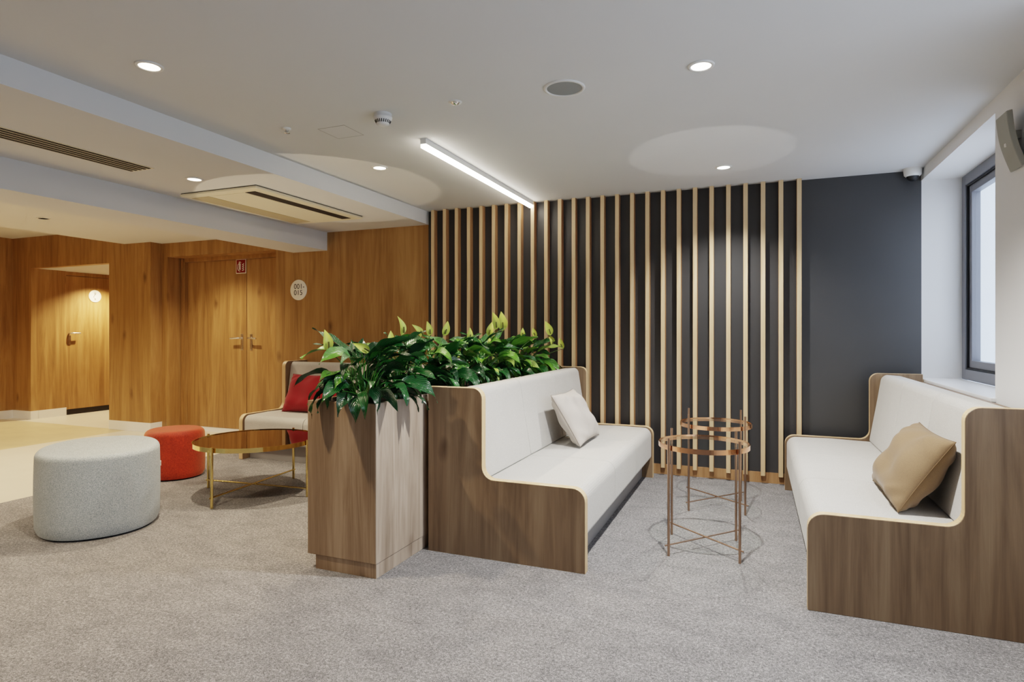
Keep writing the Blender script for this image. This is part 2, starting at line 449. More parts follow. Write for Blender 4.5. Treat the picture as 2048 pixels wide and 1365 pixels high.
# window wall with deep opening
mb = MB()
mb.box(XR, XR + 0.30, YN, 0.0, 0, ZC)
mb.box(XR, XR + 0.30, 0.0, 2.7, 0, 0.895)
mb.box(XR, XR + 0.30, 0.0, 2.7, 2.445, ZC)
mb.box(XR, XR + 0.30, 2.7, 3.97, 0, ZC)
mb.box(XR, XR + 0.30, 3.97, YB + 0.15, 0, 0.895)
mb.box(XR, XR + 0.30, 3.97, YB + 0.15, 2.445, ZC)
mb.box(XR + 0.003, XR + 0.30, YB, YB + 0.15, 0.895, 2.445)
struct("wall_right", mb, "white", "white wall with a deep window opening", "wall")
struct("trim_3", MB().box(XR - 0.025, XR + 0.25, 3.955, YB - 0.001, 0.895, 0.918), "white_gloss", "white window sill behind the right sofa", "window sill", bevel=0.004)

w = thing("window_1", "grey framed window with pale daylight behind it", "window", (XR + 0.262, 4.75, 0.918), kind="structure")
def wbox(name, mat, y0, y1, z0, z1, x0, x1, mb=None):
    mb = mb or MB()
    return mb.box(x0 - (XR + 0.262), x1 - (XR + 0.262), y0 - 4.75, y1 - 4.75, z0 - 0.918, z1 - 0.918)
def ring(y0, y1, z0, z1, t, x0, x1):
    mb = MB()
    for a in ((y0, y0 + t, z0, z1), (y1 - t, y1, z0, z1), (y0 + t, y1 - t, z0, z0 + t), (y0 + t, y1 - t, z1 - t, z1)):
        wbox("", "", a[0], a[1], a[2], a[3], x0, x1, mb)
    return mb
ring(3.97, YB - 0.002, 0.918, 2.445, 0.075, XR + 0.262, XR + 0.33).build("window_frame", "frame_grey", w, bevel=0.003)
ring(4.047, YB - 0.079, 0.995, 2.368, 0.012, XR + 0.272, XR + 0.33).build("gasket", "black", w)
ring(4.06, YB - 0.092, 1.008, 2.355, 0.052, XR + 0.285, XR + 0.34).build("sash", "frame_grey", w, bevel=0.003)
MB().add([(0.05, y - 4.75, z - 0.918) for y, z in ((4.10, 1.05), (YB - 0.135, 1.05), (YB - 0.135, 2.31), (4.10, 2.31))], [(3, 2, 1, 0)]).build("glass_pane", "pane", w)
w2 = thing("window_2", "grey framed window beside the lounge entrance", "window", (XR + 0.262, 1.35, 0.918), kind="structure")
def ring2(t, x0, x1, i):
    mb = MB()
    y0, y1, z0, z1 = -1.35 + i, 1.35 - i, i, 1.527 - i
    for a in ((y0, y0 + t, z0, z1), (y1 - t, y1, z0, z1), (y0 + t, y1 - t, z0, z0 + t), (y0 + t, y1 - t, z1 - t, z1), (-0.05, 0.05, z0 + t, z1 - t)):
        mb.box(x0, x1, a[0], a[1], a[2], a[3])
    return mb
ring2(0.075, 0, 0.07, 0).build("window_frame", "frame_grey", w2)
MB().add([(0.05, y, z) for y, z in ((-1.3, 0.05), (1.3, 0.05), (1.3, 1.47), (-1.3, 1.47))], [(3, 2, 1, 0)]).build("glass_pane", "pane", w2)
def portal(loc, rot, sx, sy):
    l = bpy.data.lights.new("daylight_portal", "AREA"); l.shape = "RECTANGLE"; l.size = sx; l.size_y = sy
    l.cycles.is_portal = True
    o = bpy.data.objects.new("daylight_portal", l); COL.objects.link(o); o.location = loc; o.rotation_euler = rot
portal((XR + 0.34, 1.35, 1.68), (0, PI / 2, 0), 1.5, 2.7)
portal((XR + 0.36, 4.75, 1.68), (0, PI / 2, 0), 1.5, 1.5)
struct("wall_rear_added", MB().box(XL - 0.15, XR + 0.3, YN - 0.15, YN, 0, 2.7), "charcoal", "unseen charcoal wall added behind the viewer to cut fill light", "wall")  # added out of view, dark so that little light comes from behind
# courtyard wall seen through the window
mb = MB(); mb.box(3.6, 3.7, 3.6, 14.0, -1, 4)
M["facade"] = plain("pale_render", srgb(190, 196, 202), 0.9, vary=0.02)
struct("wall_outside", mb, "facade", "pale rendered courtyard wall outside the window", "wall")

# double door ---------------------------------------------------------------
d1 = thing("door_1", "oak double door in a recess with two lever handles", "door", (-6.1, 5.77, 0.047), kind="structure")
mb = MB()
mb.box(-6.985 + 6.1, -6.925 + 6.1, -0.045, 0.09, 0, 2.185)
mb.box(-5.25 + 6.1, -5.215 + 6.1, -0.045, 0.09, 0, 2.185)
mb.box(-6.985 + 6.1, -5.215 + 6.1, -0.045, 0.09, 2.14, 2.188)
mb.box(-6.97 + 6.1, -6.94 + 6.1, -0.06, -0.045, 0, 2.185)
mb.build("door_frame", "wall_oak", d1)
def leaf(x0, x1, side):
    lf = MB().box(x0, x1, 0, 0.045, 0.0, 2.138).build("door_leaf", "door_oak", d1, (6.1, 0, 0), bevel=0.002)
    hx = -5.904 - 0.075 if side < 0 else -5.904 + 0.075
    h = MB()
    h.box(hx - 0.019, hx + 0.019, -0.008, 0, 1.00, 1.20)
    pl = h.build("handle_plate", "steel", lf, bevel=0.003)
    h = MB()
    h.tube([(hx, -0.004, 1.15), (hx, -0.055, 1.15), (hx + side * 0.02, -0.062, 1.15), (hx + side * 0.135, -0.062, 1.145)], 0.011, 10)
    h.build("handle", "steel", lf)
leaf(-6.919, -5.908, -1)
leaf(-5.900, -5.252, 1)
MB().box(-6.95 + 6.1, -5.22 + 6.1, 0.05, 0.06, 0, 2.15).build("gap_shade", "black", d1)  # black sheet added behind the leaves, paints the shade in their gaps

# washroom door in the passage ----------------------------------------------
d2 = thing("door_2", "narrow oak washroom door glimpsed through the doorway", "door", (-9.79, 6.49, 0.0), kind="structure")
lf = MB().box(-0.05, 0.0, -0.472, 0.465, 0.085, 2.14).build("door_leaf", "door_oak", d2)
MB().box(-0.06, 0.0, -0.476, 0.468, 2.146, 2.204).build("door_frame", "door_oak", d2)
MB().box(-0.09, -0.055, -0.48, 0.475, 0.0, 2.2).build("backing", "black", d2)
MB().box(-0.06, -0.01, -0.472, 0.465, 0.0, 0.085).build("floor_gap", "black", d2)
mb = MB().box(0, 0.008, -0.44, -0.40, 1.08, 1.22); mb.build("handle_plate", "steel", lf)
mb = MB().tube([(0.0, -0.42, 1.255), (0.055, -0.42, 1.255), (0.06, -0.40, 1.255), (0.06, -0.29, 1.255)], 0.011, 10); mb.build("handle", "steel", lf)

# ------------------------------------------------------------------ oak slats
ordn = ["first", "second", "third", "fourth", "fifth", "sixth", "seventh", "eighth", "ninth", "tenth", "eleventh", "twelfth", "thirteenth",
        "fourteenth", "fifteenth", "sixteenth", "seventeenth", "eighteenth", "nineteenth", "twentieth", "twenty-first", "twenty-second",
        "twenty-third", "twenty-fourth", "twenty-fifth", "twenty-sixth"]
mb = MB()
vs = [(0, 0, 0), (0.036, 0, 0), (0.036, 0.07, 0), (0, 0.07, 0)]
vs += [(x, y, 2.462) for x, y, z in vs]
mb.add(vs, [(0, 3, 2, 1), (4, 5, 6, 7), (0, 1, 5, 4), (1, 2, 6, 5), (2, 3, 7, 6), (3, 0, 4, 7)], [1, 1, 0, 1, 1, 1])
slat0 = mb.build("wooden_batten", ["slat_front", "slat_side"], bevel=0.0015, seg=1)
for k in range(26):
    s = slat0 if k == 0 else slat0.copy()
    if k: COL.objects.link(s)
    s.location = (-3.098 + k * 0.13664, YB - 0.0705, 0.068)
    if k == 0:
        lb = "tall vertical oak slat nearest the oak panelled wall"
    elif k == 25:
        lb = "tall vertical oak slat nearest the window wall, last of the row"
    else:
        lb = "tall vertical oak slat, %s of the row counted from the oak panelled wall" % ordn[k]
    tag(s, lb, "wooden batten", "oak slats on the charcoal wall", kind="thing")

# ------------------------------------------------------------------ sofas
def sofa_profile():
    p = [(0, 0.0), (0.94, 0.0)]
    p += arc(0.94 - 0.07, 0.445 - 0.07, 0.07, 0, 90)
    p += [(a[0], a[1]) for a in arc(0.345 + 0.07, 0.445 + 0.07, 0.07, 270, 180)]
    p += arc(0.345 - 0.06, 0.955 - 0.06, 0.06, 0, 90)
    p += [(0, 0.955)]
    return p
def seat_profile():
    p = [(0.10, 0.18), (0.895, 0.165)]
    p += arc(0.927 - 0.03, 0.165 + 0.03, 0.03, -70, 0, 4)
    p += arc(0.927 - 0.065, 0.436 - 0.065, 0.065, 0, 90, 8)
    p += [(0.62, 0.440), (0.36, 0.432), (0.10, 0.432)]
    return p
def back_profile():
    p = [(0.02, 0.435), (0.352, 0.435), (0.347, 0.47)]
    p += [(0.30, 0.75)]
    p += arc(0.225, 0.895, 0.052, 8, 80, 6)
    p += [(0.15, 0.94), (0.06, 0.912), (0.02, 0.89)]
    return p
SL = 2.31
def make_sofa(label, loc, rz):
    t = thing("bench_sofa", label, "sofa", loc, rz, "upholstered oak bench sofas")
    for y0 in (0.0, SL - 0.05):
        mb = MB().prism(sofa_profile(), y0, y0 + 0.05, "y", 0, 1)
        mb.build("side_panel", ["sofa_oak", "edge_oak"], t, bevel=0.002, seg=1)
    L0 = 0.053; LL = (SL - 0.106) / 3
    for k in range(3):
        a, b = L0 + k * LL + 0.0032, L0 + (k + 1) * LL - 0.0032
        MB().prism(seat_profile(), a, b, "y", smooth=False).build("seat_cushion", "fabric", t, bevel=0.009, seg=3)
        MB().prism(back_profile(), a, b, "y", smooth=False).build("back_cushion", "fabric", t, bevel=0.010, seg=3)
    MB().box(0.02, 0.845, 0.05, SL - 0.05, 0.0, 0.175).build("plinth", "plinth", t)
    MB().box(0.0, 0.018, 0.05, SL - 0.05, 0.0, 0.90).build("back_board", "sofa_oak", t)
    return t
make_sofa("oak sided bench sofa with pale upholstery backing onto the planter", (-1.765, 3.077, 0), 0)
make_sofa("oak sided bench sofa with pale upholstery under the window", (1.163, 5.372, 0), PI)
make_sofa("pale upholstered oak bench sofa against the oak panelled wall", (-4.80, 5.528, 0), -PI / 2)

# ------------------------------------------------------------------ cushions
def make_cushion(name, label, W, Hh, T, mat, seam, loc, rz, lean, roll=0.0, seed=1, sag=0.02):
    rnd = random.Random(seed)
    nu, nv = 36, 28
    ph = [rnd.uniform(0, 6.28) for _ in range(6)]
    def pt(u, v, sgn):
        # u,v in -1..1; outline pinched mid-edge, corners pulled out
        au, av = abs(u), abs(v)
        x = u * W / 2 * (1 - 0.055 * (1 - v * v)) if au > 0 else 0
        x = u * W / 2 * (1 - 0.05 * (1 - av ** 2) * au)
        z = v * Hh / 2 * (1 - 0.07 * (1 - au ** 2) * av)
        e = max(0.0, (1 - au ** 3.2)) ** 0.55 * max(0.0, (1 - av ** 3.2)) ** 0.55
        y = sgn * T / 2 * e
        wr = 0.015 * math.sin(5 * u + 3.2 * v + ph[0]) * math.sin(3.5 * v - 2 * u + ph[1]) + 0.007 * math.sin(11 * u - 7 * v + ph[2]) * (av ** 2)
        cr = 0.020 * math.sin(16 * (au + av) + ph[3]) * max(0, au + av - 1.1)
        y += sgn * e * wr + sgn * e * cr
        z -= sag * (1 - v * v) * (au ** 2) * 0.4
        return (x, y, z)
    vs, fs = [], []
    for sgn in (-1, 1):
        o = len(vs)
        for j in range(nv + 1):
            for i in range(nu + 1):
                u = math.sin((i / nu - 0.5) * PI) * 0.55 + (2 * i / nu - 1) * 0.45
                v = math.sin((j / nv - 0.5) * PI) * 0.55 + (2 * j / nv - 1) * 0.45
                vs.append(pt(u, v, sgn))
        for j in range(nv):
            for i in range(nu):
                a = o + j * (nu + 1) + i
                q = (a, a + 1, a + nu + 2, a + nu + 1)
                fs.append(q if sgn < 0 else q[::-1])
    mb = MB().add(vs, fs, 0, True)
    c = mb.build(name, mat)
    wl = c.modifiers.new("weld", "WELD"); wl.merge_threshold = 0.0008
    c.location = loc
    c.rotation_euler = (Matrix.Rotation(rz, 3, "Z") @ Matrix.Rotation(-lean, 3, "X") @ Matrix.Rotation(roll, 3, "Y")).to_euler()
    tag(c, label, "cushion")
    # seam cord around the edge
    loop = [pt(-1 + 2 * i / 24, -1, 0) for i in range(24)] + [pt(1, -1 + 2 * i / 20, 0) for i in range(20)] + \
           [pt(1 - 2 * i / 24, 1, 0) for i in range(24)] + [pt(-1, 1 - 2 * i / 20, 0) for i in range(21)]
    MB().tube(loop, 0.0022, 6).build("seam", seam, c)
    return c
make_cushion("cushion", "grey beige cushion leaning on the sofa in front of the planter", 0.56, 0.42, 0.17, "cush_grey", "seam_grey",
             (-1.262, 4.44, 0.632), PI / 2, 0.55, roll=0.0, seed=3)
make_cushion("cushion", "tan cushion propped in the near corner of the sofa under the window", 0.64, 0.40, 0.19, "cush_tan", "seam_tan",
             (0.715, 3.53, 0.615), -PI / 2, 0.58, roll=0.0, seed=8)
make_cushion("cushion", "deep red cushion on the sofa against the oak wall", 0.66, 0.42, 0.18, "cush_red", "seam_red",
             (-4.27, 5.05, 0.632), 0.0, 0.42, roll=0.0, seed=5)

# ------------------------------------------------------------------ poufs
def oval_drum(a, b, n, h, r, seg=96, base=0.012):
    def ringpts(inset, z):
        out = []
        for i in range(seg):
            t = 2 * PI * i / seg
            ct, st = math.cos(t), math.sin(t)
            out.append(((a - inset) * math.copysign(abs(ct) ** (2 / n), ct), (b - inset) * math.copysign(abs(st) ** (2 / n), st), z))
        return out
    lv = [(0.012, base)] + [(0.0, base + 0.03)]
    for i in range(1, 10):
        z = base + 0.03 + (h - r - base - 0.03) * i / 9
        lv.append((-0.004 * math.sin(PI * i / 9), z))
    for i in range(1, 9):
        q = PI / 2 * i / 8
        lv.append((r * (1 - math.cos(q)), h - r + r * math.sin(q)))
    k = len(lv)
    vs = [p for ins, z in lv for p in ringpts(ins, z)]
    for s_ in (0.6, 0.3): vs += [(x * s_, y * s_, h + 0.004 * (1 - s_)) for x, y, z in ringpts(r, h)]
    k += 2
    fs = []
    for i in range(k - 1):
        for j in range(seg):
            fs.append((i * seg + j, i * seg + (j + 1) % seg, (i + 1) * seg + (j + 1) % seg, (i + 1) * seg + j))
    mb = MB().add(vs, fs, 0, True)
    mb.add(vs[-seg:], [tuple(range(seg))], 0, True)
    return mb
p = thing("pouf", "large oval pale grey wool pouf on the carpet", "pouf", (-4.061, 2.714, 0), 2.505)
oval_drum(0.424, 0.345, 2.228, 0.515, 0.035).build("cover", "pouf_grey", p)
oval_drum(0.40, 0.32, 2.228, 0.014, 0.003, base=0.0).build("base", "black", p)
MB().box(-0.002, 0.003, -0.018, 0.018, -0.03, 0.0).build("fabric_tag", "sign_white", p, (0.06, -0.352, 0.36)).rotation_euler = (0, 0, PI / 2)
p = thing("pouf", "small round orange red velvet pouf behind the grey one", "pouf", (-4.76, 3.84, 0), 0.4)
oval_drum(0.236, 0.236, 2.0, 0.42, 0.05).build("cover", "pouf_red", p)
oval_drum(0.22, 0.22, 2.0, 0.014, 0.003, base=0.0).build("base", "black", p)

# ------------------------------------------------------------------ tray tables
def make_table(name, label, loc, rz, R, ztop, rimh, Rl, ltop, lr, metal, legmat, topmat, group, rod, over):
    t = thing(name, label, "table", loc, rz, group)
    mb = MB().lathe([(R, ztop - rimh), (R, ztop), (R - 0.005, ztop), (R - 0.005, ztop - rimh), (R, ztop - rimh)], n=120, smooth=False, cap=False)
    mb.build("rim", metal, t)
    MB().add([((R - 0.004) * math.cos(2 * PI * i / 96), (R - 0.004) * math.sin(2 * PI * i / 96), ztop - 0.005) for i in range(96)], [tuple(range(96))]).build("table_top", topmat, t)
    for k in range(4):
        a = PI / 4 + k * PI / 2
        x, y = Rl * math.cos(a), Rl * math.sin(a)
        MB().tube([(x, y, 0), (x, y, ltop)], lr, 12).build("leg", legmat, t)
    for k, z in ((0, rod), (1, rod + 2 * lr * 0.62)):
        a = PI / 4 + k * PI / 2
        e = Rl + over
        MB().tube([(-e * math.cos(a), -e * math.sin(a), z), (e * math.cos(a), e * math.sin(a), z)], lr * 0.62, 10).build("cross_bar", legmat, t)
    return t
make_table("side_table", "round glass side table with copper legs, the nearer of the pair", (-0.281, 3.714, 0), math.radians(4.5),
           0.257, 0.625, 0.028, 0.268, 0.668, 0.0072, "copper", "copper_dark", "glass", "copper tray tables", 0.062, 0.025)
make_table("side_table", "round glass side table with copper legs standing closer to the slats", (-0.268, 4.655, 0), math.radians(5.5),
           0.250, 0.612, 0.028, 0.266, 0.685, 0.0072, "copper", "copper_dark", "glass", "copper tray tables", 0.062, 0.025)
make_table("coffee_table", "low round brass coffee table with a bronze mirror top", (-3.67, 3.685, 0), math.radians(-39.5),
           0.455, 0.432, 0.034, 0.467, 0.440, 0.0105, "brass", "brass", "mirror", None, 0.064, 0.02)

# ------------------------------------------------------------------ planter
pt = thing("planter", "long oak planter box standing behind the middle sofa", "planter", (-2.02, 4.0, 0))
mb = MB()
x0, x1, y0, y1, z0, z1 = -0.22, 0.217, -1.39, 1.40, 0.077, 0.902
tk = 0.022
mb.box(x0, x1 - 0.002, y0, y0 + tk, z0, z1)
mb.box(x0, x1, y1 - tk, y1, z0, z1)
mb.box(x0, x0 + tk, y0 + tk, y1 - tk, z0, z1)
mb.box(x0 + tk, x1 - tk, y0 + tk, y1 - tk, z0, z0 + tk)
mb.build("box", "planter_oak", pt, bevel=0.0015, seg=1)
MB().box(x1 - tk, x1 + 0.001, y0 + 0.001, y1 - 0.001, z0, z1).build("side_panel", "planter_lit_side", pt, bevel=0.0015, seg=1)
MB().box(-0.172, 0.214, -1.383, 1.36, 0, 0.077, [0, 0, 0, 1, 0, 0]).build("plinth", ["planter_oak", "planter_lit_side"], pt, bevel=0.001, seg=1)  # plinth's room-facing side gets the same painted-in light
MB().box(x0 + tk, x1 - tk, y0 + tk, y1 - tk, 0.6, 0.85).build("soil", "soil", pt)

# peace lilies --------------------------------------------------------------
def bez(p0, p1, p2, t):
    return p0 * (1 - t) ** 2 + p1 * 2 * t * (1 - t) + p2 * t * t
def add_leaf(data, base, az, reach, rise, Ln, Wd, droop, twist, tone, rnd):
    vs, fs, uvs, tones = data
    d = Vector((math.cos(az), math.sin(az), 0))
    p0 = Vector(base)
    p2 = p0 + d * reach + Vector((0, 0, rise))
    p1 = p0 + d * reach * 0.25 + Vector((0, 0, rise * 0.8))
    # petiole as thin strip (two crossed quads)
    side = Vector((-d.y, d.x, 0))
    k = 5
    for off in (side * 0.0028, Vector((0, 0, 0.0028))):
        o = len(vs)
        for i in range(k + 1):
            q = bez(p0, p1, p2, i / k)
            vs += [q - off, q + off]; uvs += [(0.5, 0), (0.5, 0)]; tones += [0.55, 0.55]
        for i in range(k):
            fs.append((o + 2 * i, o + 2 * i + 1, o + 2 * i + 3, o + 2 * i + 2))
    # blade
    dirv = (p2 - p1).normalized()
    end = dirv * 0.45 + d * 0.75
    end.normalize()
    nL, nW = 11, 6
    o = len(vs)
    pos = p2.copy()
    ang0 = math.atan2(end.z, 1.0)
    ax_side = (side * math.cos(twist) + Vector((0, 0, 1)) * math.sin(twist)).normalized()
    cur = ang0 + 0.25
    for i in range(nL + 1):
        t = i / nL
        ang = cur - droop * t
        f = d * math.cos(ang) + Vector((0, 0, 1)) * math.sin(ang)
        nrm = f.cross(ax_side).normalized() * -1
        if nrm.z < 0 and abs(twist) < 1.2: nrm = -nrm
        w = Wd * 3.1 * t ** 0.62 * (1 - t) ** 1.25 if 0 < t < 1 else 0.0006
        fold = 0.32
        wav = 0.007 * math.sin(11 * t + az * 5)
        for j in range(nW + 1):
            u = j / nW * 2 - 1
            q = pos + ax_side * (u * w * 0.5 * math.cos(fold * abs(u))) + nrm * (abs(u) * w * 0.5 * math.sin(fold) + wav * u)
            vs.append(q); uvs.append((j / nW, t)); tones.append(tone + 0.06 * t)
        pos = pos + f * (Ln / nL)
    for i in range(nL):
        for j in range(nW):
            a = o + i * (nW + 1) + j
            fs.append((a, a + 1, a + nW + 2, a + nW + 1))

def make_lily(label, loc, seed, nleaf, flowers, hmax=1.0, bright=0.0, front=False):
    nleaf += 20
    rnd = random.Random(seed)
    t = thing("peace_lily", label, "plant", loc, 0, "peace lilies in the oak planter")
    data = ([], [], [], [])
    for i in range(nleaf):
        az = 2 * PI * i / nleaf * 2.4 + rnd.uniform(-0.5, 0.5)
        lvl = rnd.random()
        base = (rnd.uniform(-0.05, 0.05), rnd.uniform(-0.05, 0.05), 0)
        reach = rnd.uniform(0.03, 0.13) + 0.05 * (1 - lvl)
        rise = (0.07 + 0.25 * lvl) * hmax
        Ln = rnd.uniform(0.16, 0.27); Wd = Ln * rnd.uniform(0.34, 0.48)
        droop = rnd.uniform(0.2, 1.5) + 1.0 * (1 - lvl)
        if i % 4 == 1:      # outer leaves arching over the planter edge
            reach = rnd.uniform(0.12, 0.19); rise = rnd.uniform(0.07, 0.15); droop = rnd.uniform(1.5, 2.3); lvl *= 0.5
            Ln = rnd.uniform(0.20, 0.27); Wd = Ln * rnd.uniform(0.34, 0.44)
        elif i % 7 == 3:    # a few tall upright ones
            reach = rnd.uniform(0.03, 0.07); rise = rnd.uniform(0.22, 0.30) * hmax; droop = rnd.uniform(-0.2, 0.5)
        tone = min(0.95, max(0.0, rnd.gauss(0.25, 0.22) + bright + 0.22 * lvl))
        add_leaf(data, base, az, reach, rise, Ln, Wd, droop, rnd.uniform(-0.8, 0.8), tone, rnd)
    vs, fs, uvs, tones = data
    me = bpy.data.meshes.new("foliage")
    me.from_pydata([tuple(v) for v in vs], [], fs)
    uvl = me.uv_layers.new(name="UVMap")
    at = me.attributes.new("tone", "FLOAT", "POINT")
    for i, v in enumerate(tones): at.data[i].value = v
    for lp in me.loops: uvl.data[lp.index].uv = uvs[lp.vertex_index]
    for pl in me.polygons: pl.use_smooth = True
    me.materials.append(M["leaf"])
    fo = bpy.data.objects.new("foliage", me); COL.objects.link(fo); fo.parent = t
    L = Vector(loc)
    for (fx, fy, fz, size, az, tilt) in flowers:
        az += rnd.uniform(-0.8, 0.8); tilt += rnd.uniform(-0.25, 0.25)
        tip = Vector((fx, fy, fz)) - L          # base of the spathe
        b0 = Vector((rnd.uniform(-0.03, 0.03), rnd.uniform(-0.03, 0.03), 0))
        ctrl = Vector((tip.x * 0.3, tip.y * 0.3, tip.z * 0.75))
        pts = [bez(b0, ctrl, tip, i / 8) for i in range(9)]
        f = MB().tube(pts, 0.0035, 6, r1=0.0025).build("flower", "stem", t)
        # hooded spathe
        d = Vector((math.cos(az), math.sin(az), 0)); sd = Vector((-d.y, d.x, 0))
        axis = (Vector((0, 0, 1)) * math.cos(tilt) + sd * math.sin(tilt)).normalized()
        sdx = axis.cross(d).normalized()
        sv, sf = [], []
        nL, nW = 10, 6
        for i in range(nL + 1):
            q = i / nL
            w = size * 0.48 * (math.sin(PI * min(1, q ** 0.7)) ** 0.9) if 0 < q < 1 else 0.0006
            c = tip + axis * (size * q) + d * (0.10 * size * math.sin(PI * q) - 0.22 * size * q * q)
            for j in range(nW + 1):
                u = j / nW * 2 - 1
                sv.append(c + sdx * (u * w * 0.5) + d * (0.20 * w * u * u))
        for i in range(nL):
            for j in range(nW):
                a = i * (nW + 1) + j
                sf.append((a, a + 1, a + nW + 2, a + nW + 1))
        MB().add(sv, sf, 0, True).build("spathe", "spathe", f)
        c0 = tip + axis * size * 0.12 + d * 0.022
        MB().tube([c0, c0 + axis * size * 0.16, c0 + axis * size * 0.32], 0.0062, 8, r1=0.0045).build("spadix", "spadix", f)
    return t

face = -PI / 2 + 0.35     # flowers open towards the room
def F(x, y, z, size=0.11, daz=0.0, tilt=0.0): return (x, y, z, size, face + daz, tilt)
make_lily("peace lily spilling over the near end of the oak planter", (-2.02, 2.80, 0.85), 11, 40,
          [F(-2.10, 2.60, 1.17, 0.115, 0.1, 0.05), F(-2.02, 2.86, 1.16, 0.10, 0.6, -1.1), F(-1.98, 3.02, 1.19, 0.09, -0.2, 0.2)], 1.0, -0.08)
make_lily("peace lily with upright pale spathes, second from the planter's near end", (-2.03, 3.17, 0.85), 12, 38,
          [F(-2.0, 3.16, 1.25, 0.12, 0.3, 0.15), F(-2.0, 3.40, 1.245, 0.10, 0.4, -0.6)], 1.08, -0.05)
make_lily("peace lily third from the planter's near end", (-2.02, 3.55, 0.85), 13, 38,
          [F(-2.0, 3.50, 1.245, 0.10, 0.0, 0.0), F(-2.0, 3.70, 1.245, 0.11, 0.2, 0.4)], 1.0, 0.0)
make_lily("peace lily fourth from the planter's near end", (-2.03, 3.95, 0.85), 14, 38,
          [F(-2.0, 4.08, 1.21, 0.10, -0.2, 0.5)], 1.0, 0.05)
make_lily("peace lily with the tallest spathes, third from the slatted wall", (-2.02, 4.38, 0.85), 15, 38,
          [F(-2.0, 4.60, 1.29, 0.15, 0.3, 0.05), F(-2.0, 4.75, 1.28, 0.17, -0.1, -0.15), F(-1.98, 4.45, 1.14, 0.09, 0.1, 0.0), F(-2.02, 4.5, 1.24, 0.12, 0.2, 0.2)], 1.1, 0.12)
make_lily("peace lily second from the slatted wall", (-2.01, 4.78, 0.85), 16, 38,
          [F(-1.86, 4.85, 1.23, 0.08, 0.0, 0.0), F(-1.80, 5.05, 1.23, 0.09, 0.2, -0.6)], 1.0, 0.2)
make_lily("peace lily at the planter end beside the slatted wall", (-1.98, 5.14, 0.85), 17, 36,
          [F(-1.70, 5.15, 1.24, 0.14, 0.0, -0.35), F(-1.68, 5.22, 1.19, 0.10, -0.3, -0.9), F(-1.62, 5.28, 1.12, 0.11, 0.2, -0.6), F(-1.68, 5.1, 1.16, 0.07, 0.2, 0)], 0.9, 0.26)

# ------------------------------------------------------------------ ceiling fittings
def spot(name, loc, power, col, size=112, blend=1.0, rad=0.03, target=None):
    l = bpy.data.lights.new(name, "SPOT")
    l.energy = power; l.color = col; l.spot_size = math.radians(size); l.spot_blend = blend; l.shadow_soft_size = rad
    o = bpy.data.objects.new(name, l); COL.objects.link(o); o.location = loc
    if target is not None:
        o.rotation_euler = (Vector(target) - Vector(loc)).to_track_quat("-Z", "Y").to_euler()
    return o
WARM = (1.0, 0.81, 0.58)
NEUT = (1.0, 0.97, 0.92)
def downlight(label, x, y, z, mat, power, col, size=122, blend=0.95):
    t = thing("ceiling_light", label, "ceiling light", (x, y, z), 0, "recessed round ceiling lights")
    MB().lathe([(0.062, -0.0005), (0.060, -0.006), (0.047, -0.007), (0.046, -0.001)], n=40).build("trim_ring", "plastic", t)
    MB().lathe([(0.0, -0.004), (0.046, -0.004)], n=32, smooth=False).build("diffuser", mat, t)
    if power: spot("lamp", (x, y, z - 0.02), power, col, size, blend)
    return t
PW = 150
downlight("round warm ceiling light nearest the beam on the main ceiling", -2.655, 2.005, ZC, "lamp_warm", PW, WARM)
downlight("round warm ceiling light on the main ceiling beside the access hatch", -2.66, 3.90, ZC, "lamp_warm", PW, WARM)
downlight("large looking round ceiling light in front of the ceiling loudspeaker", -0.236, 2.975, ZC, "lamp_cool", PW * 1.9, NEUT, 136, 0.8)
downlight("round ceiling light closest to the oak slats", -0.222, 4.866, ZC, "lamp_cool", PW * 0.95, NEUT, 124, 0.9)
downlight("round warm ceiling light beside the air conditioner", -3.812, 3.234, 2.395, "lamp_warm", PW * 0.9, WARM)
downlight("small hall ceiling light in front of the double door", -6.02, 5.03, 2.412, "lamp_warm", PW * 0.95, WARM)
downlight("faint unlit hall ceiling light beyond the boxed beam", -6.60, 3.85, 2.412, "cream_plastic", 0, WARM)
for (x, y, z, c) in ((-2.66, 0.1, ZC, WARM), (-0.236, 1.05, ZC, NEUT), (-0.236, -0.9, ZC, NEUT)):
    spot("lamp", (x, y, z - 0.02), PW * 0.18, c)
for (x, y, z) in ((-8.9, 3.6, 2.64), (-8.9, 1.2, 2.64), (-6.4, 1.6, 2.40), (-6.4, 3.4, 2.40), (-4.0, 0.2, 2.38)):
    spot("lamp", (x, y, z), PW * 1.3, WARM, 130, 0.9)
spot("lamp", (-9.35, 6.45, 2.19), 240, (1.0, 0.78, 0.5), 130, 0.8)

# added upward lamps, standing in for light the table tops reflect onto the ceiling
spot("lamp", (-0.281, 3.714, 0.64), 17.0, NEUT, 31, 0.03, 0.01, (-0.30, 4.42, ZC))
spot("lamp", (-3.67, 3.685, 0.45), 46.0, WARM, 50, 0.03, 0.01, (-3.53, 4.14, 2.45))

# LED bar
t = thing("linear_light", "slim glowing LED bar running along the ceiling to the slats", "ceiling light", (-2.0, 4.45, ZC))
MB().box(-0.021, 0.021, -1.03, 1.03, -0.036, 0).build("housing", "plastic", t)
MB().box(-0.019, 0.019, -1.026, 1.03, -0.058, -0.036).build("diffuser", "led", t)
# ceiling loudspeaker
t = thing("ceiling_loudspeaker", "round flush ceiling loudspeaker with grey grille", "loudspeaker", (-0.911, 2.986, ZC))
MB().lathe([(0.107, -0.0005), (0.105, -0.006), (0.092, -0.007), (0.090, -0.002)], n=48).build("frame", "plastic", t)
MB().lathe([(0.0, -0.005), (0.05, -0.005), (0.0905, -0.003)], n=48).build("grille", "speaker_grille", t)
